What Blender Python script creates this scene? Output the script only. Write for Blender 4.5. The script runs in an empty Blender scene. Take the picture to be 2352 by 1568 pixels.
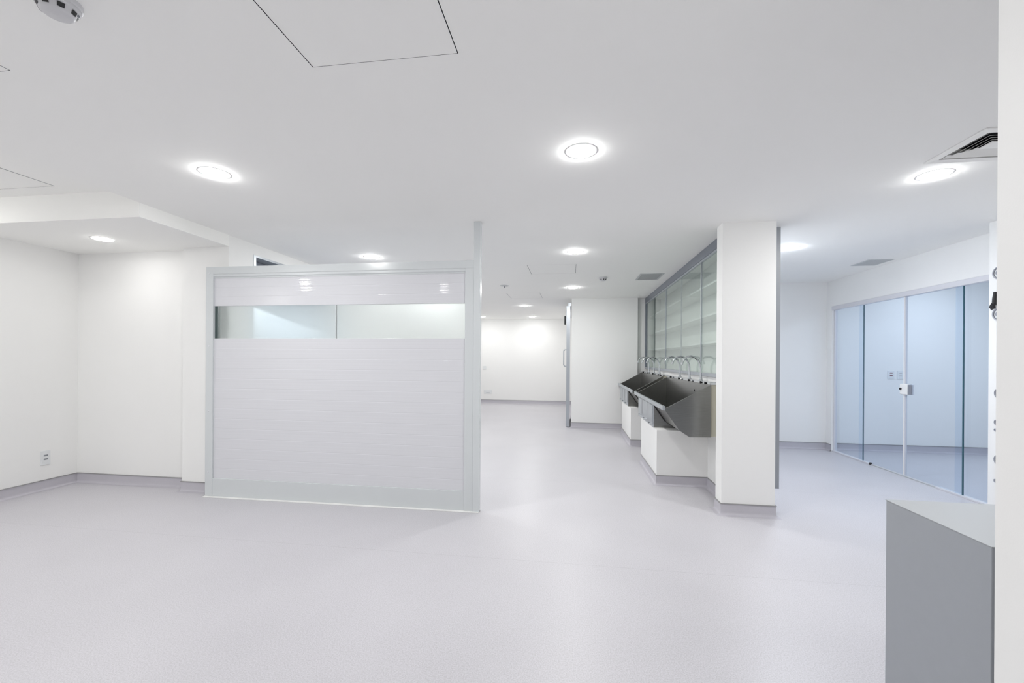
import bpy, math, random
from mathutils import Matrix, Vector
S = bpy.context.scene
C = S.collection
PI = math.pi
random.seed(4)

# ------------------------------------------------------------------ camera, world, exposure
YAW, ROLL, F_PX, H_PX = 0.1404, 0.0067, 981.9, 40.3
cam = bpy.data.cameras.new('camera')
camo = bpy.data.objects.new('camera', cam)
C.objects.link(camo)
fwd = Vector((-math.sin(YAW), math.cos(YAW), 0))
rgt = Vector((math.cos(YAW), math.sin(YAW), 0))
up = Vector((0, 0, 1))
r2 = rgt * math.cos(ROLL) + up * math.sin(ROLL)
u2 = up * math.cos(ROLL) - rgt * math.sin(ROLL)
camo.matrix_world = Matrix(((r2.x, u2.x, -fwd.x, 0), (r2.y, u2.y, -fwd.y, 0), (r2.z, u2.z, -fwd.z, 1.4), (0, 0, 0, 1)))
cam.sensor_width = 36
cam.lens = F_PX / 2352 * 36
cam.shift_y = H_PX / 2352
cam.clip_start = 0.02
S.camera = camo

w = bpy.data.worlds.new('world')
S.world = w
w.use_nodes = True
w.node_tree.nodes['Background'].inputs[0].default_value = (0.8, 0.88, 1, 1)
w.node_tree.nodes['Background'].inputs[1].default_value = 0.3
S.view_settings.view_transform = 'Standard'
S.view_settings.look = 'None'
S.view_settings.gamma = 1
S.view_settings.use_curve_mapping = False
S.view_settings.exposure = 1.17
S.cycles.diffuse_bounces = 6
S.cycles.max_bounces = 12
S.cycles.transparent_max_bounces = 16

LIGHT = 8.0        # radiant watts of one downlight
LAMP_R = 0.08

# ------------------------------------------------------------------ materials
def mat(name, col, rough=0.5, metal=0.0, spec=0.5, noise=0.0, nscale=40, bump=0.0, bscale=200, emit=0.0, aniso=None):
    m = bpy.data.materials.new(name)
    m.use_nodes = True
    nt = m.node_tree
    b = nt.nodes['Principled BSDF']
    b.inputs['Base Color'].default_value = (*col, 1)
    b.inputs['Roughness'].default_value = rough
    b.inputs['Metallic'].default_value = metal
    b.inputs['Specular IOR Level'].default_value = spec
    tc = nt.nodes.new('ShaderNodeTexCoord')
    if noise:
        n = nt.nodes.new('ShaderNodeTexNoise')
        n.inputs['Scale'].default_value = nscale
        n.inputs['Detail'].default_value = 3
        src = tc.outputs['Object']
        if aniso:
            mp = nt.nodes.new('ShaderNodeMapping')
            mp.inputs['Scale'].default_value = aniso
            nt.links.new(src, mp.inputs['Vector'])
            src = mp.outputs['Vector']
        nt.links.new(src, n.inputs['Vector'])
        r = nt.nodes.new('ShaderNodeMapRange')
        r.inputs['From Min'].default_value = 0.3
        r.inputs['From Max'].default_value = 0.7
        r.inputs['To Min'].default_value = 1 - noise
        r.inputs['To Max'].default_value = 1 + noise
        nt.links.new(n.outputs['Fac'], r.inputs['Value'])
        mx = nt.nodes.new('ShaderNodeMix')
        mx.data_type = 'RGBA'
        mx.blend_type = 'MULTIPLY'
        mx.inputs['Factor'].default_value = 1
        mx.inputs['A'].default_value = (*col, 1)
        nt.links.new(r.outputs['Result'], mx.inputs['B'])
        nt.links.new(mx.outputs['Result'], b.inputs['Base Color'])
    if bump:
        n = nt.nodes.new('ShaderNodeTexNoise')
        n.inputs['Scale'].default_value = bscale
        nt.links.new(tc.outputs['Object'], n.inputs['Vector'])
        bp = nt.nodes.new('ShaderNodeBump')
        bp.inputs['Strength'].default_value = bump
        bp.inputs['Distance'].default_value = 0.002
        nt.links.new(n.outputs['Fac'], bp.inputs['Height'])
        nt.links.new(bp.outputs['Normal'], b.inputs['Normal'])
    if emit:
        b.inputs['Emission Color'].default_value = (*col, 1)
        b.inputs['Emission Strength'].default_value = emit
    return m

def glass(name, tint, ior=1.5):
    m = bpy.data.materials.new(name)
    m.use_nodes = True
    nt = m.node_tree
    nt.nodes.remove(nt.nodes['Principled BSDF'])
    out = nt.nodes['Material Output']
    t = nt.nodes.new('ShaderNodeBsdfTransparent')
    t.inputs['Color'].default_value = (*tint, 1)
    g = nt.nodes.new('ShaderNodeBsdfGlossy')
    g.inputs['Roughness'].default_value = 0.0
    lw = nt.nodes.new('ShaderNodeLayerWeight')      # Schlick reflectance of thin clear glass
    lw.inputs['Blend'].default_value = 0.5
    p5 = nt.nodes.new('ShaderNodeMath'); p5.operation = 'POWER'; p5.inputs[1].default_value = 5
    nt.links.new(lw.outputs['Facing'], p5.inputs[0])
    ma = nt.nodes.new('ShaderNodeMath'); ma.operation = 'MULTIPLY_ADD'; ma.inputs[1].default_value = 0.96; ma.inputs[2].default_value = 0.04
    nt.links.new(p5.outputs[0], ma.inputs[0])
    mx = nt.nodes.new('ShaderNodeMixShader')
    nt.links.new(ma.outputs[0], mx.inputs[0])
    nt.links.new(t.outputs[0], mx.inputs[1])
    nt.links.new(g.outputs[0], mx.inputs[2])
    nt.links.new(mx.outputs[0], out.inputs['Surface'])
    return m

WALL = mat('white_wall_paint', (0.9, 0.9, 0.89), 0.55, spec=0.3, noise=0.006, nscale=1.5, bump=0.05)
CEIL = mat('white_ceiling_paint', (0.95, 0.95, 0.93), 0.8, spec=0.2, noise=0.008, nscale=1.2)
SKIRT = mat('skirting_vinyl', (0.53, 0.515, 0.56), 0.4, noise=0.03, nscale=300)
SKIRT_CAP = mat('skirting_cap', (0.33, 0.325, 0.33), 0.5)
PALE = mat('pale_enamel', (0.66, 0.69, 0.705), 0.2, noise=0.005, nscale=5)
SLAT = mat('slat_pvc', (0.71, 0.715, 0.75), 0.03, spec=0.32)
TRACK = mat('white_plastic', (0.9, 0.9, 0.89), 0.3)
LAV = mat('white_aluminium', (0.72, 0.72, 0.76), 0.35)
STEEL = mat('brushed_steel', (0.28, 0.28, 0.27), 0.28, 1.0, noise=0.08, nscale=8, aniso=(1, 1, 40))
STEEL_L = mat('bright_steel', (0.58, 0.61, 0.64), 0.35, 1.0, noise=0.05, nscale=8, aniso=(40, 1, 1))
CHROME = mat('chrome', (0.62, 0.64, 0.66), 0.1, 1.0)
BLACK = mat('black_rubber', (0.015, 0.015, 0.017), 0.5)
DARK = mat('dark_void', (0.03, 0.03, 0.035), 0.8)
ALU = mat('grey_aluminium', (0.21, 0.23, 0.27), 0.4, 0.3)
ALU_L = mat('satin_aluminium', (0.47, 0.50, 0.54), 0.35, 0.6)
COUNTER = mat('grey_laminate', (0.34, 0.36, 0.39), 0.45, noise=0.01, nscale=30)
PLATE = mat('socket_plastic', (0.80, 0.82, 0.83), 0.3)
SLOT = mat('socket_slot', (0.25, 0.27, 0.29), 0.5)
REDSLOT = mat('red_socket_slot', (0.16, 0.02, 0.05), 0.5)
GREY = mat('grey_plastic', (0.30, 0.31, 0.35), 0.4)
GRILLE = mat('grille_paint', (0.55, 0.57, 0.58), 0.4)
DETECTOR = mat('detector_plastic', (0.62, 0.62, 0.64), 0.4)
CLEAR = glass('cabinet_glass', (0.93, 0.965, 0.95))
BLUEGLASS = glass('door_glass', (0.925, 0.96, 0.995))
EDGEGLASS = mat('glass_edge', (0.05, 0.13, 0.17), 0.2)
FROST = mat('frosted_glass', (0.84, 0.885, 0.875), 0.3)
FROST.node_tree.nodes['Principled BSDF'].inputs['Transmission Weight'].default_value = 1
FROST.node_tree.nodes['Principled BSDF'].inputs['Roughness'].default_value = 0.4

# speckled vinyl with welded seams every two metres
FLOOR = mat('speckled_vinyl', (0.60, 0.585, 0.61), 0.36, spec=0.35)
nt = FLOOR.node_tree
b = nt.nodes['Principled BSDF']
tc = nt.nodes['Texture Coordinate']
n1 = nt.nodes.new('ShaderNodeTexNoise'); n1.inputs['Scale'].default_value = 160; n1.inputs['Detail'].default_value = 4
n2 = nt.nodes.new('ShaderNodeTexNoise'); n2.inputs['Scale'].default_value = 1.1; n2.inputs['Detail'].default_value = 3
for n in (n1, n2): nt.links.new(tc.outputs['Object'], n.inputs['Vector'])
cr = nt.nodes.new('ShaderNodeValToRGB')
cr.color_ramp.elements[0].position = 0.32; cr.color_ramp.elements[0].color = (0.51, 0.50, 0.525, 1)
cr.color_ramp.elements[1].position = 0.62; cr.color_ramp.elements[1].color = (0.635, 0.622, 0.66, 1)
nt.links.new(n1.outputs['Fac'], cr.inputs['Fac'])
mr = nt.nodes.new('ShaderNodeMapRange')
mr.inputs['From Min'].default_value = 0.3; mr.inputs['From Max'].default_value = 0.7
mr.inputs['To Min'].default_value = 0.97; mr.inputs['To Max'].default_value = 1.03
nt.links.new(n2.outputs['Fac'], mr.inputs['Value'])
sx = nt.nodes.new('ShaderNodeSeparateXYZ'); nt.links.new(tc.outputs['Object'], sx.inputs[0])
def mth(op, a, bb=None):
    q = nt.nodes.new('ShaderNodeMath'); q.operation = op
    for i, v in enumerate((a, bb)):
        if v is None: continue
        if isinstance(v, (int, float)): q.inputs[i].default_value = v
        else: nt.links.new(v, q.inputs[i])
    return q.outputs[0]
fr = mth('FRACT', mth('MULTIPLY', mth('SUBTRACT', sx.outputs['Y'], 2.955 - 20), 0.5))
seam = mth('LESS_THAN', fr, 0.0017)
dim = mth('SUBTRACT', 1.0, mth('MULTIPLY', seam, 0.16))
tot = mth('MULTIPLY', mr.outputs['Result'], dim)
mx = nt.nodes.new('ShaderNodeMix'); mx.data_type = 'RGBA'; mx.blend_type = 'MULTIPLY'; mx.inputs['Factor'].default_value = 1
nt.links.new(cr.outputs['Color'], mx.inputs['A']); nt.links.new(tot, mx.inputs['B'])
nt.links.new(mx.outputs['Result'], b.inputs['Base Color'])

def lampmat(name, col, watts):
    m = bpy.data.materials.new(name)
    m.use_nodes = True
    nt = m.node_tree
    nt.nodes.remove(nt.nodes['Principled BSDF'])
    e = nt.nodes.new('ShaderNodeEmission')
    e.inputs['Color'].default_value = (*col, 1)
    e.inputs['Strength'].default_value = watts / (PI * PI * LAMP_R ** 2)
    nt.links.new(e.outputs[0], nt.nodes['Material Output'].inputs['Surface'])
    return m
LAMP = lampmat('lamp_neutral', (1.0, 1.0, 0.985), LIGHT)
LAMP_WARM = lampmat('lamp_alcove', (1.0, 0.99, 0.965), LIGHT * 0.17)
LAMP_COOL = lampmat('lamp_cool', (0.87, 0.92, 1.0), LIGHT * 1.4)
LAMP_BLUE = lampmat('lamp_blue', (0.80, 0.88, 1.0), LIGHT * 0.62)
LAMP_FAR = lampmat('lamp_far', (1.0, 1.0, 0.985), LIGHT * 0.6)
LAMP_LEFT = lampmat('lamp_left', (1.0, 1.0, 0.985), LIGHT * 1.9)
LAMP_NEAR = lampmat('lamp_near', (1.0, 1.0, 0.985), LIGHT * 0.36)
LAMP_SIDE = lampmat('lamp_side', (0.80, 0.90, 1.0), LIGHT * 1.45)

# ------------------------------------------------------------------ mesh helpers
class MB:
    def __init__(s): s.v = []; s.f = []; s.m = []
    def add(s, vs, fs, mi=0):
        o = len(s.v); s.v += [tuple(v) for v in vs]
        s.f += [tuple(i + o for i in f) for f in fs]; s.m += [mi] * len(fs); return s
    def box(s, x0, x1, y0, y1, z0, z1, mi=0):
        v = [(x, y, z) for z in (z0, z1) for y in (y0, y1) for x in (x0, x1)]
        return s.add(v, [(0, 2, 3, 1), (4, 5, 7, 6), (0, 1, 5, 4), (2, 6, 7, 3), (0, 4, 6, 2), (1, 3, 7, 5)], mi)
    def prism(s, poly, a, b, axis='y', mi=0):
        # poly in the plane across the axis: (x, z) for y, (y, z) for x, (x, y) for z
        def P(p, t): return (p[0], t, p[1]) if axis == 'y' else ((t, p[0], p[1]) if axis == 'x' else (p[0], p[1], t))
        n = len(poly)
        v = [P(p, a) for p in poly] + [P(p, b) for p in poly]
        f = [tuple(range(n))[::-1], tuple(range(n, 2 * n))] + [(i, (i + 1) % n, n + (i + 1) % n, n + i) for i in range(n)]
        return s.add(v, f, mi)
    def tube(s, pts, r, seg=12, mi=0, radii=None):
        pts = [Vector(p) for p in pts]; rings = []
        prev = None
        for i, p in enumerate(pts):
            d = (pts[min(i + 1, len(pts) - 1)] - pts[max(i - 1, 0)]).normalized()
            if prev is None:
                a = d.orthogonal().normalized()
            else:
                a = (prev - d * prev.dot(d)).normalized()
            prev = a; bb = d.cross(a)
            rr = radii[i] if radii else r
            rings.append([p + (a * math.cos(2 * PI * k / seg) + bb * math.sin(2 * PI * k / seg)) * rr for k in range(seg)])
        v = [q for R_ in rings for q in R_]; f = []
        for i in range(len(rings) - 1):
            for k in range(seg):
                f.append((i * seg + k, i * seg + (k + 1) % seg, (i + 1) * seg + (k + 1) % seg, (i + 1) * seg + k))
        f.append(tuple(range(seg))[::-1]); f.append(tuple(range((len(rings) - 1) * seg, len(rings) * seg)))
        return s.add(v, f, mi)
    def lathe(s, prof, seg=40, c=(0, 0, 0), axis='z', mi=0, a0=0, a1=2 * PI):
        n = len(prof); v = []; f = []
        full = abs(a1 - a0 - 2 * PI) < 1e-6
        ns = seg if full else seg + 1
        for k in range(ns):
            a = a0 + (a1 - a0) * k / seg
            for r, h in prof:
                if axis == 'z': v.append((c[0] + r * math.cos(a), c[1] + r * math.sin(a), c[2] + h))
                elif axis == 'x': v.append((c[0] + h, c[1] + r * math.cos(a), c[2] + r * math.sin(a)))
                else: v.append((c[0] + r * math.cos(a), c[1] + h, c[2] + r * math.sin(a)))
        for k in range(seg):
            k2 = (k + 1) % ns
            for i in range(n - 1):
                f.append((k * n + i, k2 * n + i, k2 * n + i + 1, k * n + i + 1))
        return s.add(v, f, mi)
    def build(s, name, mats, parent=None, smooth=False, bevel=0.0, loc=None):
        me = bpy.data.meshes.new(name)
        me.from_pydata(s.v, [], s.f)
        for m in (mats if isinstance(mats, (list, tuple)) else [mats]): me.materials.append(m)
        for p, mi in zip(me.polygons, s.m): p.material_index = mi
        import bmesh
        bm = bmesh.new(); bm.from_mesh(me)
        bmesh.ops.remove_doubles(bm, verts=bm.verts, dist=1e-6)
        bmesh.ops.recalc_face_normals(bm, faces=bm.faces)
        bm.to_mesh(me); bm.free()
        if smooth:
            for p in me.polygons: p.use_smooth = True
            me.set_sharp_from_angle(angle=math.radians(40))
        o = bpy.data.objects.new(name, me)
        C.objects.link(o)
        if parent: o.parent = parent
        if loc: o.location = loc
        if bevel:
            bv = o.modifiers.new('bevel', 'BEVEL'); bv.width = bevel; bv.segments = 2; bv.limit_method = 'ANGLE'
        return o

def tag(o, label=None, cat=None, group=None, kind=None):
    if label: o['label'] = label
    if cat: o['category'] = cat
    if group: o['group'] = group
    if kind: o['kind'] = kind
    return o
def thing(name, label, cat, loc, group=None, rotz=0):
    o = bpy.data.objects.new(name, None); C.objects.link(o)
    o.location = loc; o.rotation_euler = (0, 0, rotz); o.empty_display_size = 0.1
    return tag(o, label, cat, group)
def struct(name, mb, m, label=None, bevel=0.0, parent=None, smooth=False):
    o = mb.build(name, m, parent, bevel=bevel, smooth=smooth)
    if parent is None: tag(o, label or name.replace('_', ' '), name.split('_')[0], kind='structure')
    return o
def dup(root, loc, label, group=None):
    r = root.copy(); C.objects.link(r); r.location = loc; r['label'] = label
    if group: r['group'] = group
    for ch in list(root.children):
        c = ch.copy(); C.objects.link(c); c.parent = r
        for g in list(ch.children):
            d = g.copy(); C.objects.link(d); d.parent = c
    return r

def slab(x0, x1, y0, y1, z0, z1, holes):
    """ceiling slab whose underside has blind recesses (holes: x0, x1, y0, y1, depth)"""
    mb = MB()
    xs = sorted({x0, x1, *[h[i] for h in holes for i in (0, 1)]})
    ys = sorted({y0, y1, *[h[i] for h in holes for i in (2, 3)]})
    def z(i, j):
        cx, cy = (xs[i] + xs[i + 1]) / 2, (ys[j] + ys[j + 1]) / 2
        for h in holes:
            if h[0] < cx < h[1] and h[2] < cy < h[3]: return z0 + h[4]
        return z0
    nx, ny = len(xs) - 1, len(ys) - 1
    for i in range(nx):
        for j in range(ny):
            zz = z(i, j)
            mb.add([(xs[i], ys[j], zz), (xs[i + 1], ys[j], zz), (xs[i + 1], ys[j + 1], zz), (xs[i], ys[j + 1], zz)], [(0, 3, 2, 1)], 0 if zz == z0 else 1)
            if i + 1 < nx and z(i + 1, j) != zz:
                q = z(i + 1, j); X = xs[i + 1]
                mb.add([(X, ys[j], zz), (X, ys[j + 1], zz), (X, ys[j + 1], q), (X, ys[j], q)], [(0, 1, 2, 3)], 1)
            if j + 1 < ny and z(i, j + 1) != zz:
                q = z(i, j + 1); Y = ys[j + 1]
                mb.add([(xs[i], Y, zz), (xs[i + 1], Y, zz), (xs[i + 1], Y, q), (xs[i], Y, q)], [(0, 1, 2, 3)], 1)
    # sides and top
    mb.add([(x0, y0, z0), (x1, y0, z0), (x1, y1, z0), (x0, y1, z0), (x0, y0, z1), (x1, y0, z1), (x1, y1, z1), (x0, y1, z1)],
           [(0, 1, 5, 4), (1, 2, 6, 5), (2, 3, 7, 6), (3, 0, 4, 7), (4, 5, 6, 7)])
    return mb

# ------------------------------------------------------------------ the setting
H = 2.65
XW = -3.49          # corridor left wall
HATCHES = [  # x0, x1, y0, y1, label
    (-1.112, -0.475, 1.085, 1.70, 'large square ceiling access hatch nearest the camera, at the top edge of the photo'),
    (-0.603, 0.037, 5.67, 6.26, 'ceiling access hatch between the downlights of the corridor, nearer of the two small looking ones'),
    (-1.25, -0.618, 8.02, 8.72, 'ceiling access hatch just beyond the sprinkler, farther along the corridor'),
    (-3.09, -2.452, 0.93, 1.545, 'ceiling access hatch of which only one corner shows at the left edge of the photo'),
]
G = 0.004
DIFF = (2.225, 2.605, 2.655, 2.985)
VENT = (0.985, 1.285, 6.42, 6.87)
VENT2 = (3.615, 3.86, 5.84, 6.13)
holes = [(a - G, b_ + G, c - .002, d + .002, 0.06) for a, b_, c, d, _ in HATCHES]
holes += [(*DIFF, 0.12), (*VENT, 0.08), (*VENT2, 0.08)]
struct('floor', MB().box(-7.3, 6.8, -3.1, 13.55, -0.1, 0), FLOOR, 'pale grey lavender speckled vinyl floor with welded seams')
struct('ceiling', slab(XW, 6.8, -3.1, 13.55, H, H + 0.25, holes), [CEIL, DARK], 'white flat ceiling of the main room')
RH = (-4.74, -4.105, 2.24, 2.862)
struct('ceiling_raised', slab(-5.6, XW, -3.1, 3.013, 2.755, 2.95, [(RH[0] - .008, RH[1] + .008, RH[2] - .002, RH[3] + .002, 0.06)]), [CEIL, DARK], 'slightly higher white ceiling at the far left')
struct('ceiling_soffit', MB().box(-5.6, XW, 3.013, 3.93, 2.535, 2.95).box(-5.6, -4.02, 3.93, 4.1, 2.535, 2.95), CEIL, 'lowered white ceiling over the alcove')
struct('ceiling_side', MB().box(-7.3, XW, 4.2, 8.2, 2.7, 2.95), CEIL, 'ceiling of the side room behind the left door')
struct('wall_left', MB().box(-5.6, -5.455, -3.1, 4.2, 0, 2.9), WALL, 'white left wall with the socket')
struct('wall_alcove', MB().box(-5.6, XW - 0.1, 4.04, 4.2, 0, 2.7), WALL, 'white back wall of the alcove')
struct('wall_pilaster', MB().box(-4.02, XW, 3.93, 4.1, 0, 2.9), WALL, 'white pilaster between the alcove and the screen')
cl = MB()
cl.box(XW - 0.15, XW, 4.1, 4.27, 0, H + .05).box(XW - 0.15, XW, 5.85, 13.55, 0, H + .05).box(XW - 0.15, XW, 4.27, 5.85, 2.533, H + .05)
struct('wall_corridor_left', cl, WALL, 'white left wall of the corridor behind the screen')
sr = MB()
sr.box(-7.3, -7.15, 4.2, 8.2, 0, 2.8).box(-7.3, XW - .15, 8.05, 8.2, 0, 2.8).box(-7.3, -5.5, 4.05, 4.2, 0, 2.8)
struct('wall_side_room', sr, WALL, 'walls of the room behind the left door')
struct('wall_far', MB().box(XW, 0.2, 13.35, 13.5, 0, H + .05), WALL, 'white end wall of the corridor')
struct('wall_corridor_right', MB().box(-0.02, 0.2, 9.0, 13.35, 0, H + .05), WALL, 'white right wall of the corridor')
struct('wall_back', MB().box(-0.02, 1.30, 8.88, 9.0, 0, H + .05), WALL, 'white wall facing the camera left of the sinks')
struct('wall_niche', MB().box(1.18, 1.80, 8.97, 9.2, 0, H + .05).box(1.18, 1.30, 8.9, 8.97, 0, H + .05), WALL, 'narrow white wall in the niche beside the cabinet')
struct('wall_sink', MB().box(1.49, 1.80, 4.27, 8.97, 0, 1.225).box(1.775, 1.80, 4.27, 8.97, 1.225, H + .05), WALL, 'white wall that carries the sinks')
struct('wall_column', MB().box(1.345, 1.80, 4.11, 4.27, 0, H + .05), WALL, 'white pier in front of the sinks', bevel=0.004)
PED = [(4.99, 6.08), (7.14, 8.42)]
for i, (a, c) in enumerate(PED):
    struct('wall_pedestal', MB().box(0.945, 1.49, a, c, 0, 0.612), WALL, ('white masonry plinth under the near sink', 'white masonry plinth under the far sink')[i])
struct('wall_right_back', MB().box(1.80, 6.8, 7.41, 7.55, 0, H + .05), WALL, 'white back wall of the right hand room')
struct('wall_glazed', MB().box(3.99, 4.07, 4.3, 7.41, 2.252, H + .05).box(3.99, 4.07, 7.275, 7.41, 0, 2.252), WALL, 'white wall over and beside the glass doors')
struct('wall_bay', MB().box(3.70, 4.07, -3.1, 4.40, 0, H + .05), WALL, 'white wall with the gas outlets at the right')
struct('wall_glass_room', MB().box(6.65, 6.8, 4.2, 7.41, 0, H + .05).box(4.07, 6.8, 4.2, 4.35, 0, H + .05), WALL, 'walls of the room behind the glass')
struct('wall_near', MB().box(0.94, 1.09, -3.1, 1.10, 0, H + .05), WALL, 'white wall edge close to the camera at the right of the photo')
struct('wall_rear', MB().box(-5.6, 4.07, -3.25, -3.1, 0, 2.9), WALL, 'wall behind the camera')
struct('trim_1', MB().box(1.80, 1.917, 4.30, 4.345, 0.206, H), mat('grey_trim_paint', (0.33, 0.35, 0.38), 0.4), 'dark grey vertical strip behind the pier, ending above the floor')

def skirting(name, pts, label):
    """coved vinyl skirting swept along wall feet, the room on the right hand of the walk"""
    prof = [(0.0, 0.108), (0.010, 0.108), (0.010, 0.100), (0.006, 0.0995), (0.006, 0.03), (0.009, 0.018), (0.016, 0.008), (0.028, 0.0025), (0.042, 0.0006)]
    n = len(pts); V = [Vector((p[0], p[1])) for p in pts]
    offs = []
    for i in range(n):
        ds = []
        if i > 0: ds.append((V[i] - V[i - 1]).normalized())
        if i < n - 1: ds.append((V[i + 1] - V[i]).normalized())
        ns = [Vector((d.y, -d.x)) for d in ds]
        if len(ns) == 2:
            m_ = ns[0] + ns[1]
            offs.append(m_ * (1.0 / max(m_.dot(ns[0]), 0.2)))
        else: offs.append(ns[0])
    mb = MB(); k = len(prof)
    vs = [(V[i].x + offs[i].x * d, V[i].y + offs[i].y * d, z) for i in range(n) for d, z in prof]
    fs, fc = [], []
    for i in range(n - 1):
        for j in range(k - 1):
            q = (i * k + j, i * k + j + 1, (i + 1) * k + j + 1, (i + 1) * k + j)
            (fc if j < 3 else fs).append(q)
    o = len(mb.v); mb.add(vs, fs, 0); mb.add(vs, fc, 1)
    ob = mb.build(name, [SKIRT, SKIRT_CAP], smooth=True)
    return tag(ob, label, 'baseboard', kind='structure')
skirting('baseboard_left', [(-5.455, -3.1), (-5.455, 4.04), (-4.02, 4.04), (-4.02, 3.93), (XW, 3.93), (XW, 4.27)], 'grey lavender coved skirting round the alcove')
skirting('baseboard_corridor', [(XW, 5.85), (XW, 13.35), (-0.02, 13.35), (-0.02, 8.88), (1.30, 8.88), (1.30, 8.97), (1.49, 8.97),
    (1.49, PED[1][1]), (0.945, PED[1][1]), (0.945, PED[1][0]), (1.49, PED[1][0]), (1.49, PED[0][1]), (0.945, PED[0][1]), (0.945, PED[0][0]), (1.49, PED[0][0]),
    (1.49, 4.27), (1.345, 4.27), (1.345, 4.11), (1.80, 4.11), (1.80, 7.41), (3.99, 7.41), (3.99, 7.275)], 'grey lavender coved skirting along the corridor, plinths and pier')
skirting('baseboard_glass_room', [(4.07, 7.41), (6.65, 7.41), (6.65, 4.35)], 'skirting in the room behind the glass')
skirting('baseboard_bay', [(3.70, 4.40), (3.70, -3.1)], 'skirting under the gas outlets')

# door in the corridor's left wall, seen over the screen
d1 = struct('door_1', MB().box(XW - .15, XW + .004, 4.27, 4.305, 0, 2.533).box(XW - .15, XW + .004, 5.815, 5.85, 0, 2.533).box(XW - .15, XW + .004, 4.305, 5.815, 2.51, 2.533), STEEL_L, 'grey metal door frame behind the screen')
struct('door_head', MB().box(XW - .28, XW - .155, 4.20, 5.9, 2.12, 2.62), ALU, parent=d1)  # added dark panel standing in for the unlit upper part of the room
struct('door_closer', MB().tube([(XW - .05, 4.306, 2.50), (XW - .07, 4.36, 2.47), (XW - .12, 4.42, 2.44), (XW - .2, 4.46, 2.43)], 0.018), BLACK, parent=d1, smooth=True)

# ------------------------------------------------------------------ ceiling fittings
GL = 'recessed round ceiling downlights'
def downlight(lamp):
    t = thing('downlight', '', 'ceiling light', (0, 0, 0), GL)
    mb = MB().lathe([(LAMP_R - .003, -0.0012), (LAMP_R + .017, -0.0012), (LAMP_R + .019, 0.0)], 48)
    mb.build('trim_ring', TRACK, t, smooth=True)
    prof = [(LAMP_R, 0.0)] + [(LAMP_R * math.cos(a), -0.001 - 0.0125 * math.sin(a) ** 0.8) for a in [PI / 2 * k / 6 for k in range(0, 7)]]
    prof[-1] = (0.0001, -0.0135)
    MB().lathe(prof, 48).build('diffuser', lamp, t, smooth=True)
    return t
proto = {}
LAMPS = [
    (LAMP, -2.414, 2.591, H, 'round downlight above the left half of the slatted screen, nearest the alcove ceiling'),
    (LAMP, 0.044, 2.598, H, 'big bright downlight in the middle of the ceiling, nearest to the camera'),
    (LAMP, 2.386, 3.221, H, 'downlight beside the square air diffuser at the right'),
    (LAMP_WARM, -4.504, 3.538, 2.535, 'downlight in the lowered alcove ceiling at the far left'),
    (LAMP, -2.47, 4.991, H, 'downlight just over the top rail of the slatted screen'),
    (LAMP, 0.023, 5.016, H, 'second downlight from the camera in the middle row'),
    (LAMP_COOL, 2.372, 5.111, H, 'downlight right behind the pier, in the bluish room'),
    (LAMP, 0.001, 7.502, H, 'third downlight of the middle row, close to the back wall'),
    (LAMP, -1.117, 9.962, H, 'downlight beyond the far hatch in the corridor'),
    (LAMP_FAR, -2.652, 12.45, H, 'downlight at the end wall, beside the tall post of the screen'),
    (LAMP_FAR, -1.184, 12.56, H, 'downlight at the end wall, right of the other one there'),
    (LAMP, -2.45, 7.5, H, 'corridor downlight hidden behind the screen'),
    (LAMP_NEAR, -2.27, 0.3, H, 'downlight over the camera, mirrored at the right in the slats'),
    (LAMP_NEAR, 0.04, 0.15, H, 'downlight over the camera, in the middle row, outside the view'),
    (LAMP_NEAR, 2.386, 0.4, H, 'unseen downlight added in the bay behind the near wall'),  # unseen lamp, added to lift the light in the bay
    (LAMP_FAR, -1.2, -2.0, H, 'unseen downlight added behind the camera for fill'),  # unseen lamp, added as fill to brighten the ceiling
    (LAMP_LEFT, -4.93, 0.32, 2.755, 'downlight in the raised ceiling at the left, mirrored at the left in the slats'),
    (LAMP_WARM, -5.05, 2.45, 2.755, 'downlight in the raised ceiling at the left, before the alcove ceiling'),
    (LAMP_BLUE, 5.3, 5.3, H, 'cool downlight in the room behind the glass'),
    (LAMP_BLUE, 5.3, 6.5, H, 'cool downlight in the room behind the glass, nearer its back wall'),
    (LAMP_SIDE, -5.4, 5.0, 2.7, 'cool downlight in the room behind the left door'),
    (LAMP_SIDE, -5.4, 6.8, 2.7, 'cool downlight in the room behind the left door, deeper inside'),
]
for lamp, x, y, z, lab in LAMPS:
    if lamp.name not in proto:
        o = proto[lamp.name] = downlight(lamp); o.location = (x, y, z); o['label'] = lab
    else: dup(proto[lamp.name], (x, y, z), lab)

def hatch(x0, x1, y0, y1, z, lab):
    hx, hy = (x1 - x0) / 2, (y1 - y0) / 2
    mb = MB().add([(-hx, -hy, 0), (hx, -hy, 0), (hx, hy, 0), (-hx, hy, 0)], [(0, 3, 2, 1)], 0)
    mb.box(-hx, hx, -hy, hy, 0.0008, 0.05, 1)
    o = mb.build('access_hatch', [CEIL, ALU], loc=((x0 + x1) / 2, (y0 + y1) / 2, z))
    return tag(o, lab, 'ceiling hatch', 'white ceiling access hatches')
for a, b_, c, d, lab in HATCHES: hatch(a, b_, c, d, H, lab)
hatch(*RH, 2.755, 'ceiling access hatch in the raised ceiling just above the alcove')

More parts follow.
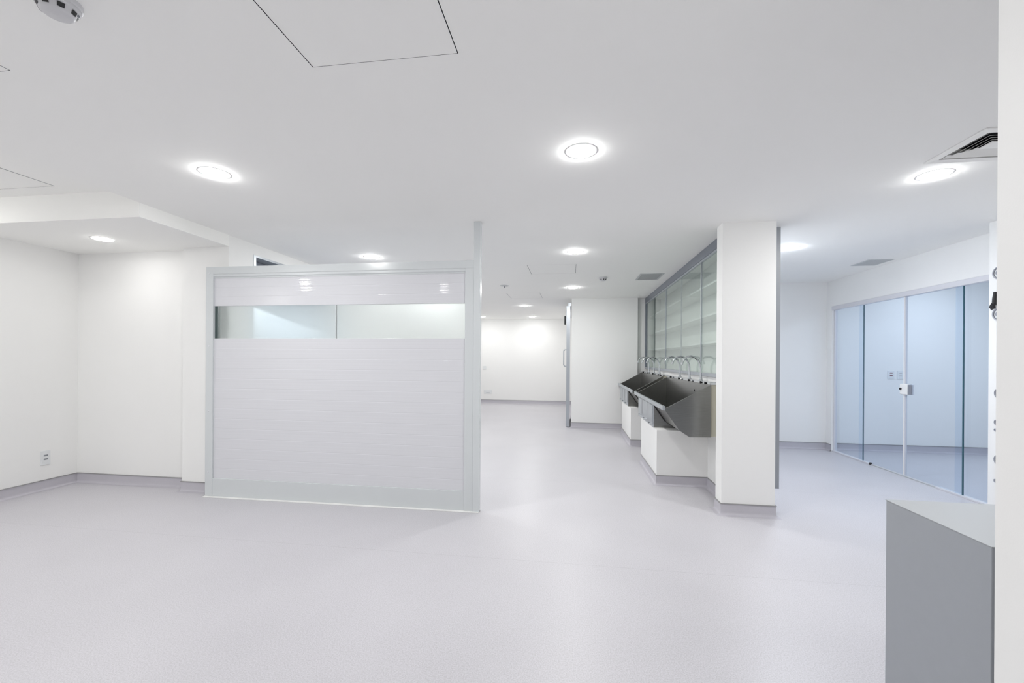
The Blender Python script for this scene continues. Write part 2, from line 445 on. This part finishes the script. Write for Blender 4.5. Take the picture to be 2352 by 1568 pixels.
def detector(label, loc, rot):
    t = thing('smoke_detector', label, 'smoke detector', loc, 'white smoke detectors', rot)
    MB().lathe([(0.0001, 0), (0.066, 0), (0.066, -0.014), (0.062, -0.018), (0.0001, -0.018)], 48).build('base', DETECTOR, t, smooth=True)
    MB().lathe([(0.06, -0.018), (0.060, -0.026), (0.053, -0.030), (0.046, -0.047), (0.038, -0.053), (0.0001, -0.056)], 48).build('cover', DETECTOR, t, smooth=True)
    for k in range(8):
        a = 2 * PI * k / 8
        da = 0.19
        # dark openings cut round the cover
        pr = [(0.0535, -0.0315), (0.0475, -0.0455)]
        mb = MB().lathe([(r + .0009, h - .0002) for r, h in pr], 6, a0=a - da, a1=a + da)
        mb.build('opening', BLACK, t)
    MB().lathe([(0.0001, -0.036), (0.004, -0.036), (0.004, -0.030)], 10, c=(0.053 * math.cos(0.4), 0.053 * math.sin(0.4), 0)).build('indicator', SLOT, t)
    return t
detector('round smoke detector cut by the top edge of the photo at the far left', (-1.80, 1.262, H), 0.35)
detector('small round smoke detector on the ceiling left of the grille over the sinks', (0.452, 6.62, H), 0.1)

t = thing('ceiling_sprinkler', 'small flush sprinkler head on the corridor ceiling before the far hatch', 'sprinkler', (-1.155, 7.19, H))
MB().lathe([(0.0001, 0), (0.075, 0), (0.072, -0.006), (0.02, -0.009), (0.0001, -0.009)], 32).build('escutcheon', GRILLE, t, smooth=True)
MB().tube([(0, 0, -0.008), (0, 0, -0.035)], 0.007, 10).build('nozzle', GREY, t, smooth=True)
MB().lathe([(0.0001, -0.035), (0.016, -0.035), (0.016, -0.038), (0.0001, -0.038)], 16).build('deflector', GREY, t)

# four way square air diffuser
x0, x1, y0, y1 = DIFF
cx, cy = (x0 + x1) / 2, (y0 + y1) / 2
t = thing('air_diffuser', 'square four way air diffuser with dark slots, cut by the near wall at the right', 'air vent', (cx, cy, H))
def ring(mb, a, za, b_, zb, mi=0):
    v = [(sx_ * a[0], sy_ * a[1], za) for sx_, sy_ in ((-1, -1), (1, -1), (1, 1), (-1, 1))] + [(sx_ * b_[0], sy_ * b_[1], zb) for sx_, sy_ in ((-1, -1), (1, -1), (1, 1), (-1, 1))]
    mb.add(v, [(i, (i + 1) % 4, 4 + (i + 1) % 4, 4 + i) for i in range(4)], mi)
hx, hy = (x1 - x0) / 2, (y1 - y0) / 2
mb = MB()
ring(mb, (hx + .045, hy + .045), -0.001, (hx + .04, hy + .04), -0.007)
ring(mb, (hx + .04, hy + .04), -0.007, (hx - .004, hy - .004), -0.005)
ring(mb, (hx - .004, hy - .004), -0.005, (hx - .012, hy - .012), 0.05)
mb.build('flange', CEIL, t)
for k in range(4):
    o_ = 0.026 + 0.027 * k
    mb = MB()
    ring(mb, (hx - o_ + .010, hy - o_ + .010), -0.003, (hx - o_ - .010, hy - o_ - .010), 0.008)
    ring(mb, (hx - o_ + .010, hy - o_ + .010), -0.0015, (hx - o_ - .010, hy - o_ - .010), 0.0095)
    ring(mb, (hx - o_ + .010, hy - o_ + .010), -0.003, (hx - o_ + .010, hy - o_ + .010), -0.0015)
    mb.build('louvre', CEIL, t)
MB().box(-hx + .125, hx - .125, -hy + .125, hy - .125, -0.003, 0.004).build('centre_plate', CEIL, t)

def grille(name, R_, label, n, m, along='y'):
    x0, x1, y0, y1 = R_
    cx, cy = (x0 + x1) / 2, (y0 + y1) / 2
    t = thing(name, label, 'air vent', (cx, cy, H))
    hx, hy = (x1 - x0) / 2, (y1 - y0) / 2
    fw = 0.022
    mb = MB()
    mb.box(-hx - fw, hx + fw, -hy - fw, -hy + .004, -0.005, 0.001).box(-hx - fw, hx + fw, hy - .004, hy + fw, -0.005, 0.001)
    mb.box(-hx - fw, -hx + .004, -hy + .004, hy - .004, -0.005, 0.001).box(hx - .004, hx + fw, -hy + .004, hy - .004, -0.005, 0.001)
    mb.build('frame', m, t)
    mb = MB()
    for k in range(n):
        if along == 'y':
            c = -hx + 2 * hx * (k + .5) / n; wd = 2 * hx / n * 0.30
            mb.box(c - wd, c + wd, -hy, hy, -0.003, 0.03)
        else:
            c = -hy + 2 * hy * (k + .5) / n; wd = 2 * hy / n * 0.36
            mb.box(-hx, hx, c - wd, c + wd, -0.003, 0.03)
    mb.build('slats', m, t)
    return t
grille('ceiling_grille', VENT, 'grey ceiling air grille with narrow slats above the far sink', 20, GRILLE)
grille('ceiling_vent', VENT2, 'pale ceiling air vent in the right room near the glass doors', 14, GRILLE, 'x')

# ------------------------------------------------------------------ slatted screen
PX, PY = -3.645, 3.84
t = thing('partition_screen', 'white slatted partition screen with a frosted glass band and a tall end post', 'partition', (PX, PY, 0))
X = lambda x: x - PX
lp = MB().box(0, X(-3.566), -0.022, 0.028, 0.008, 2.303).build('left_post', PALE, t, bevel=0.003)
for z in (0.25, 0.86, 1.51, 2.24):
    MB().lathe([(0.0001, -0.003), (0.006, -0.003), (0.008, 0)], 14, c=(0.036, -0.022, z), axis='y').build('screw', LAV, lp, smooth=True)
MB().prism([(-0.026, 2.30), (-0.026, 2.232), (-0.020, 2.226), (-0.020, 2.206), (-0.010, 2.196), (-0.010, 2.187), (0.026, 2.187), (0.026, 2.30)], X(-3.566), X(-.896), 'x').build('top_rail', PALE, t)
MB().box(X(-.978), X(-.896), -0.024, 0.028, 0.008, 2.303).build('right_stile', PALE, t, bevel=0.003)
MB().box(X(-.896), X(-.835), -0.03, 0.035, 0, H).build('end_post', PALE, t, bevel=0.003)
MB().box(X(-3.566), X(-.978), -0.018, 0.024, 0.008, 0.186).build('bottom_rail', PALE, t, bevel=0.002)
MB().box(-.004, X(-.835), -0.045, 0.03, 0, 0.008).build('floor_track', TRACK, t, bevel=0.002)
def slats(z0, z1):
    # horizontal boards, each with shallow ribs and a groove at its edge
    P = []
    nb = max(1, round((z1 - z0) / 0.098)); ph = (z1 - z0) / nb
    for k in range(nb):
        zb = z0 + k * ph
        for j in range(33):
            u = j / 32
            d = 0.000055 * math.cos(2 * PI * u * 4) + 0.00003 * math.cos(2 * PI * u * 2 + 1)
            g = 0.0012 if j in (0, 32) else 0
            P.append((-0.006 - d + g, zb + ph * u * 0.9999))
    P2 = P + [(0.012, z1), (0.012, z0)]
    return MB().prism(P2, X(-3.566), X(-.978), 'x')
slats(1.911, 2.19).build('slat_panel', SLAT, t, smooth=True)
slats(0.184, 1.587).build('slat_panel', SLAT, t, smooth=True)
MB().box(X(-3.527), X(-2.261), -0.001, 0.004, 1.587, 1.911).build('glass_pane', FROST, t)
MB().box(X(-2.251), X(-.978), -0.001, 0.004, 1.587, 1.911).build('glass_pane', FROST, t)
MB().box(X(-2.261), X(-2.251), -0.006, 0.01, 1.587, 1.911).build('glazing_bar', PALE, t)
MB().box(X(-3.566), X(-3.527), 0.004, 0.02, 1.587, 1.911).build('gap_shade', mat('dark_gap_shade', (0.06, 0.09, 0.09), 0.3), t)  # shadow in the gap beside the pane, painted as a dark strip

# ------------------------------------------------------------------ scrub sinks
L = 2.0
def offset_poly(P, d):
    out = []
    V = [Vector(p) for p in P]
    for i in range(len(V)):
        ns = []
        for a, c in ((i - 1, i), (i, i + 1)):
            if a < 0 or c >= len(V): continue
            e = (V[c] - V[a]).normalized(); ns.append(Vector((e.y, -e.x)))
        m_ = sum(ns, Vector((0, 0)))
        out.append(V[i] + m_ * (d / max(m_.dot(ns[0]), 0.3)) if len(ns) == 2 else V[i] + ns[0] * d)
    return [tuple(v) for v in out]
def make_sink(label, loc):
    t = thing('scrub_sink', label, 'sink', loc, 'stainless steel scrub sinks')
    # local x is negative out from the wall, y along it
    outer = [(-.105, 1.155), (-.105, .625), (-.31, .62), (-.41, .685), (-.555, .893), (-.553, .925)]
    inner = offset_poly(outer, 0.010)
    # make sure the inner sheet lies inside the basin
    if inner[1][1] < outer[1][1]: inner = offset_poly(outer, -0.010)
    inner[0] = (inner[0][0], 1.155); inner[-1] = (inner[-1][0], .925)
    MB().prism(outer + inner[::-1], 0, L, 'y').build('basin', STEEL, t, bevel=0.002)
    side = [(-.105, 1.155), (-.105, .625), (-.31, .62), (-.41, .685), (-.555, .893), (-.553, .905), (-.515, .925)]
    for a in (-0.010, L - 0.002):
        MB().prism(side, a, a + .012, 'y').build('end_panel', STEEL, t, bevel=0.0015)
    MB().box(-.577, -.548, -.012, L + .012, .887, .930).build('front_rim', STEEL_L, t, bevel=0.004)
    MB().box(-.105, -.0, 0.03, L - .03, .625, 1.15).build('back_panel', mat('fibre_panel', (0.55, 0.53, 0.44), 0.6) if 'fibre_panel' not in bpy.data.materials else bpy.data.materials['fibre_panel'], t)
    bar = MB().box(-.112, -.02, 0.02, L - .02, 1.151, 1.176).build('valve_bar', CHROME, t, bevel=0.004)
    FY = (0.48, 0.95, 1.43)
    for y in (0.15, 0.31, 0.64, 0.79, 1.12, 1.27, 1.6, 1.75):
        MB().lathe([(0.0001, -0.012), (0.011, -0.012), (0.013, -0.009), (0.013, 0.0)], 16, c=(-.113, y, 1.163), axis='x').build('valve_cap', BLACK if int(y * 100) % 2 else CHROME, bar, smooth=True)
    for y in FY:
        x_ = -.066
        pts = [(x_, y, 1.172), (x_, y, 1.30)]
        ctl = [(x_ - .004, y, 1.345), (x_ - .03, y, 1.40), (x_ - .062, y, 1.432), (x_ - .098, y, 1.446), (x_ - .135, y, 1.443), (x_ - .168, y, 1.422), (x_ - .19, y, 1.392), (x_ - .198, y, 1.372)]
        f = MB().tube(pts + ctl, 0.0112, 14).build('faucet', CHROME, t, smooth=True)
        MB().lathe([(0.024, 0), (0.024, .006), (0.017, .012), (0.015, .03), (0.0098, .034)], 20, c=(x_, y, 1.174)).build('collar', CHROME, f, smooth=True)
        MB().tube([(x_ - .197, y, 1.374), (x_ - .203, y, 1.350)], 0.0125, 14).build('aerator', CHROME, f, smooth=True)
    MB().lathe([(0.0001, -.004), (0.012, -.004), (0.014, 0)], 16, c=(-.115, 0.55, 1.06), axis='x').build('sensor', BLACK, t, smooth=True)
    MB().lathe([(0.0001, .004), (0.035, .004), (0.04, 0)], 20, c=(-.2, 1.0, .634)).build('drain', CHROME, t, smooth=True)
    y0, y1 = 0.62, 1.78
    box = MB().prism([(-.545, .862), (-.545, .612), (-.305, .612), (-.425, .69)], y0, y1, 'y').build('knee_housing', STEEL, t, bevel=0.002)
    MB().box(-.548, -.545, y0, y1, .612, .882).build('face_plate', STEEL_L, box)
    n = 3
    seams = [y0 + .03, y0 + .42, y0 + .80, y1 - .03]
    for k in range(n):
        a, c = seams[k] + .006, seams[k + 1] - .006
        MB().box(-.554, -.548, a, c, .64, .872).build('knee_panel', STEEL_L, box, bevel=0.0015)
    for y in (seams[0] + .03, seams[1], seams[2]):
        MB().tube([(-.554, y, .66), (-.585, y, .66)], 0.008, 10).tube([(-.585, y, .66), (-.60, y, .66)], 0.017, 14).build('knob', CHROME, box, smooth=True)
        MB().box(-.5555, -.553, y - .004, y + .004, .675, .868).build('seam_strip', BLACK, box)
    # black filler, colour stands in for the shaded gap along the slanted joint
    MB().prism([(-.547, .868), (-.425, .69), (-.305, .612), (-.31, .62), (-.41, .685), (-.553, .889)], y0 + .004, y1 - .004, 'y').build('joint_shade', BLACK, box)
    return t
s1 = make_sink('stainless steel scrub sink with three gooseneck faucets, nearer one beside the pier', (1.49, 4.55, 0))
dup(s1, (1.49, 6.85, 0), 'stainless steel scrub sink with three gooseneck faucets, farther one by the back wall')

# ------------------------------------------------------------------ glass fronted wall cabinet
t = thing('wall_cabinet', 'long grey framed glass fronted cabinet with white shelves above the sinks', 'cabinet', (1.49, 4.275, 1.226))
CY = 4.68
mb = MB()
mb.box(.265, .284, 0, CY + .01, 0, 1.42).box(.0, .265, 0, CY, 0, .03).box(0, .265, 0, CY, 1.39, 1.42).box(0, .265, 0, .02, .03, 1.39).box(0, .265, CY - .01, CY + .01, .03, 1.39)
mb.build('carcass', TRACK, t)
for z in (.36, .67, 1.01):
    MB().box(.012, .264, .02, CY - .01, z, z + .02).build('shelf', TRACK, t)
MB().box(-.035, .0, 0, CY + .01, 1.325, 1.424).build('top_rail', ALU, t, bevel=0.002)
MB().box(-.026, .0, 0, CY + .01, 1.305, 1.325).build('runner', ALU_L, t)
MB().box(-.035, .0, 0, CY + .01, 0, .035).build('bottom_rail', ALU_L, t, bevel=0.002)
MB().box(-.032, .0, CY - .02, CY + .01, .035, 1.325).build('end_stile', ALU, t)
edges = [0.02, .93, 1.875, 2.825, 3.82, CY - .02]
for k in range(5):
    a, c = edges[k], edges[k + 1]
    xo = -.020 if k % 2 else -.012
    d = MB().box(xo, xo + .005, a + .006, c - .006, .035, 1.307).build('glass_door', CLEAR, t)
    if k: MB().box(xo - .003, xo + .009, a - .010, a + .010, .035, 1.307).build('edge_profile', ALU_L, d)

# ------------------------------------------------------------------ sliding glass doors at the right
t = thing('glass_sliding_door', 'four panel clear glass sliding door with white track and central lock', 'glass door', (4.0, 4.40, 0))
Y = lambda y: y - 4.40
MB().box(-.018, .055, Y(4.405), Y(7.272), 2.192, 2.25).build('top_track', LAV, t, bevel=0.002)
def pane(xo, a, c, z0, z1, near_edge):
    p = MB().box(xo, xo + .010, Y(a), Y(c), z0, z1).build('glass_panel', BLUEGLASS, t)
    return p
A = pane(.035, 6.62, 7.262, .016, 2.20, True)
B = pane(.010, 5.835, 6.66, .022, 2.20, True)
Cc = pane(.010, 5.045, 5.805, .022, 2.20, True)
D = pane(.035, 4.42, 5.165, .016, 2.20, True)
MB().box(.0345, .0455, Y(6.612), Y(6.622), .016, 2.19).build('polished_edge', EDGEGLASS, A)
MB().box(.0095, .0205, Y(5.038), Y(5.048), .022, 2.19).build('polished_edge', EDGEGLASS, Cc)
MB().box(.002, .026, Y(5.822), Y(5.836), .022, 2.19).build('meeting_profile', TRACK, B)
MB().box(.002, .026, Y(5.808), Y(5.820), .022, 2.19).build('meeting_profile', LAV, Cc)
MB().box(.02, .06, Y(7.258), Y(7.274), 0, 2.192).build('wall_channel', LAV, t)
MB().box(-.002, .06, Y(6.44), Y(7.272), 0, .018).build('floor_guide', LAV, t, bevel=0.002)
MB().box(-.002, .06, Y(4.41), Y(5.36), 0, .018).build('floor_guide', LAV, t, bevel=0.002)
MB().box(.006, .02, Y(5.36), Y(6.42), 0, .012).build('bottom_seal', GRILLE, t)
MB().tube([(.0, Y(6.42), .016), (.02, Y(6.42), .016)], 0.016, 14).build('stopper', BLACK, t, smooth=True)
lk = MB().box(-.022, .010, Y(5.735), Y(5.865), 1.0, 1.13).build('lock', TRACK, Cc, bevel=0.010)
lk2 = MB().box(.020, .045, Y(5.73), Y(5.85), 1.0, 1.13).build('strike', LAV, B, bevel=0.008)
MB().box(-.023, .010, Y(5.721), Y(5.734), 1.005, 1.125).build('lock_shadow_gap', GREY, Cc)
MB().tube([(-.022, Y(5.84), 1.07), (-.036, Y(5.84), 1.07)], 0.013, 14).build('lock_cylinder', BLACK, Cc, smooth=True)

# ------------------------------------------------------------------ sliding door by the back wall
t = thing('sliding_door', 'narrow grey metal door leaf seen edge on beside the back wall, with pull handle', 'door', (-0.03, 8.9, 0))
MB().box(-.085, -.03, 0.01, 1.25, .015, 2.47).build('leaf', ALU_L, t, bevel=0.003)
MB().box(-.095, -.02, -.005, 0.01, .015, 2.50).build('edge_profile', ALU_L, t)
MB().box(-.06, -.0, -.02, 2.6, 2.50, 2.56).build('track', ALU_L, t)
MB().tube([(-.085, .06, 1.60), (-.13, .06, 1.60), (-.15, .06, 1.575), (-.15, .06, 1.285), (-.13, .06, 1.26), (-.085, .06, 1.26)], .011, 12).build('pull_handle', ALU_L, t, smooth=True)
MB().box(-.145, -.115, .25, .32, 2.14, 2.32).build('stop', BLACK, t, bevel=0.004)
MB().box(-.118, -.085, .24, .33, 2.16, 2.44).build('bracket', CHROME, t, bevel=0.004)

# ------------------------------------------------------------------ grey counter behind the near wall
t = thing('counter', 'grey laminate counter end with a lit, paler top beside the near wall', 'counter', (1.13, 1.331, 0))
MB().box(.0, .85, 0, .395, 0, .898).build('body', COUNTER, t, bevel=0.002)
MB().box(-.0015, .85, -.0015, .3965, .898, .900).build('top_sheet', mat('lit_laminate', (0.46, 0.475, 0.49), 0.4), t)  # stronger light on the top is put into a paler laminate colour

# ------------------------------------------------------------------ sockets and outlets
def socket(label, loc, axis, w_, h_, slotm, slots, group=None):
    t = thing('wall_socket', label, 'socket', loc, group)
    def bx(u0, u1, z0, z1, d0, d1, nm, m, bev=0):
        if axis == 'x': mb = MB().box(d0, d1, u0, u1, z0, z1)
        else: mb = MB().box(u0, u1, -d1, -d0, z0, z1)
        return mb.build(nm, m, t, bevel=bev)
    bx(-w_ / 2, w_ / 2, -h_ / 2, h_ / 2, 0, .009, 'plate', PLATE, .002)
    bx(-w_ * .34, w_ * .34, -h_ * .36, h_ * .40, .0085, .011, 'module', PLATE, .001)
    for z in slots:
        bx(-w_ * .22, w_ * .22, h_ * z - .008, h_ * z + .008, .0108, .0118, 'slot', slotm)
    return t
socket('white double socket low on the left wall', (-5.455, 3.745, .337), 'x', .084, .15, SLOT, (-.10, .16))
socket('white socket with two dark red slots behind the glass door', (4.905, 7.41, 1.194), 'y', .088, .128, REDSLOT, (-.10, .22))
socket('white socket with pale slots, just left of the glass door lock', (5.035, 7.41, 1.192), 'y', .088, .128, GRILLE, (-.10, .22))
socket('tiny switch plate on the end wall beside the tall post', (-2.765, 13.35, 1.12), 'y', .11, .11, PLATE, (0.0,))
socket('wide low socket plate on the end wall above its skirting', (-2.65, 13.35, .35), 'y', .26, .12, GRILLE, (-.2,))

# medical gas outlets on the bay wall, cut off by the near wall
GG = 'medical gas outlets on the right wall'
def dial(label, z):
    t = thing('gas_outlet', label, 'gas outlet', (3.70, 4.297, z), GG)
    MB().lathe([(0.0001, -.004), (.044, -.004), (.044, -.018), (.052, -.020), (.058, -.012), (.058, 0)], 36, axis='x').build('bezel', GREY, t, smooth=True)
    MB().lathe([(0.0001, -.010), (.043, -.010)], 36, axis='x').build('face', PLATE, t)
    MB().lathe([(0.0001, -.024), (.018, -.024), (.020, -.010)], 20, axis='x').build('port', GREY, t, smooth=True)
    MB().box(-.004, 0, -.045, .03, -.175, -.09).build('label_plate', PLATE, t)
    MB().box(-.005, -.003, -.02, .02, -.15, -.14).box(-.005, -.003, -.02, .02, -.125, -.115).build('label_mark', GREY, t)
    return t
dial('round grey gas outlet highest on the right wall strip', 2.184)
dial('round grey gas outlet below the black hose clip', 1.822)
t = thing('hose_clip', 'black hose clip hanging on the wall between two round outlets', 'hose clip', (3.70, 4.335, 1.87))
MB().tube([(-.02, .008, 0), (-.025, .022, .02), (-.02, .008, .045), (-.03, -.01, .03), (-.02, -.004, .005)], .011, 10).build('loop', BLACK, t, smooth=True)
MB().tube([(-.012, .002, .04), (-.014, -.004, .09), (-.012, -.012, .15)], .016, 10).build('clip_body', BLACK, t, smooth=True)
MB().tube([(-.0, -.004, .06), (-.02, -.004, .06)], .01, 10).build('clip_pin', GREY, t, smooth=True)
def gasring(label, z, r):
    t = thing('gas_outlet', label, 'gas outlet', (3.70, 4.336 - r, z), GG)
    MB().lathe([(r - .012, 0), (r - .012, -.012), (r - .006, -.016), (r, -.012), (r, 0)], 32, axis='x').build('ring', GREY, t, smooth=True)
    MB().lathe([(0.0001, -.006), (r - .012, -.006)], 32, axis='x').build('face', PLATE, t)
    return t
gasring('thin ring outlet on the right wall strip at mid height', 1.128, .048)
gasring('small ring outlet under the mid height one', .872, .026)
gasring('smallest ring outlet, right under the small ring', .805, .014)
gasring('thin ring outlet low on the right wall strip', .546, .046)
gasring('tiny dark outlet lowest on the right wall strip', .358, .016)
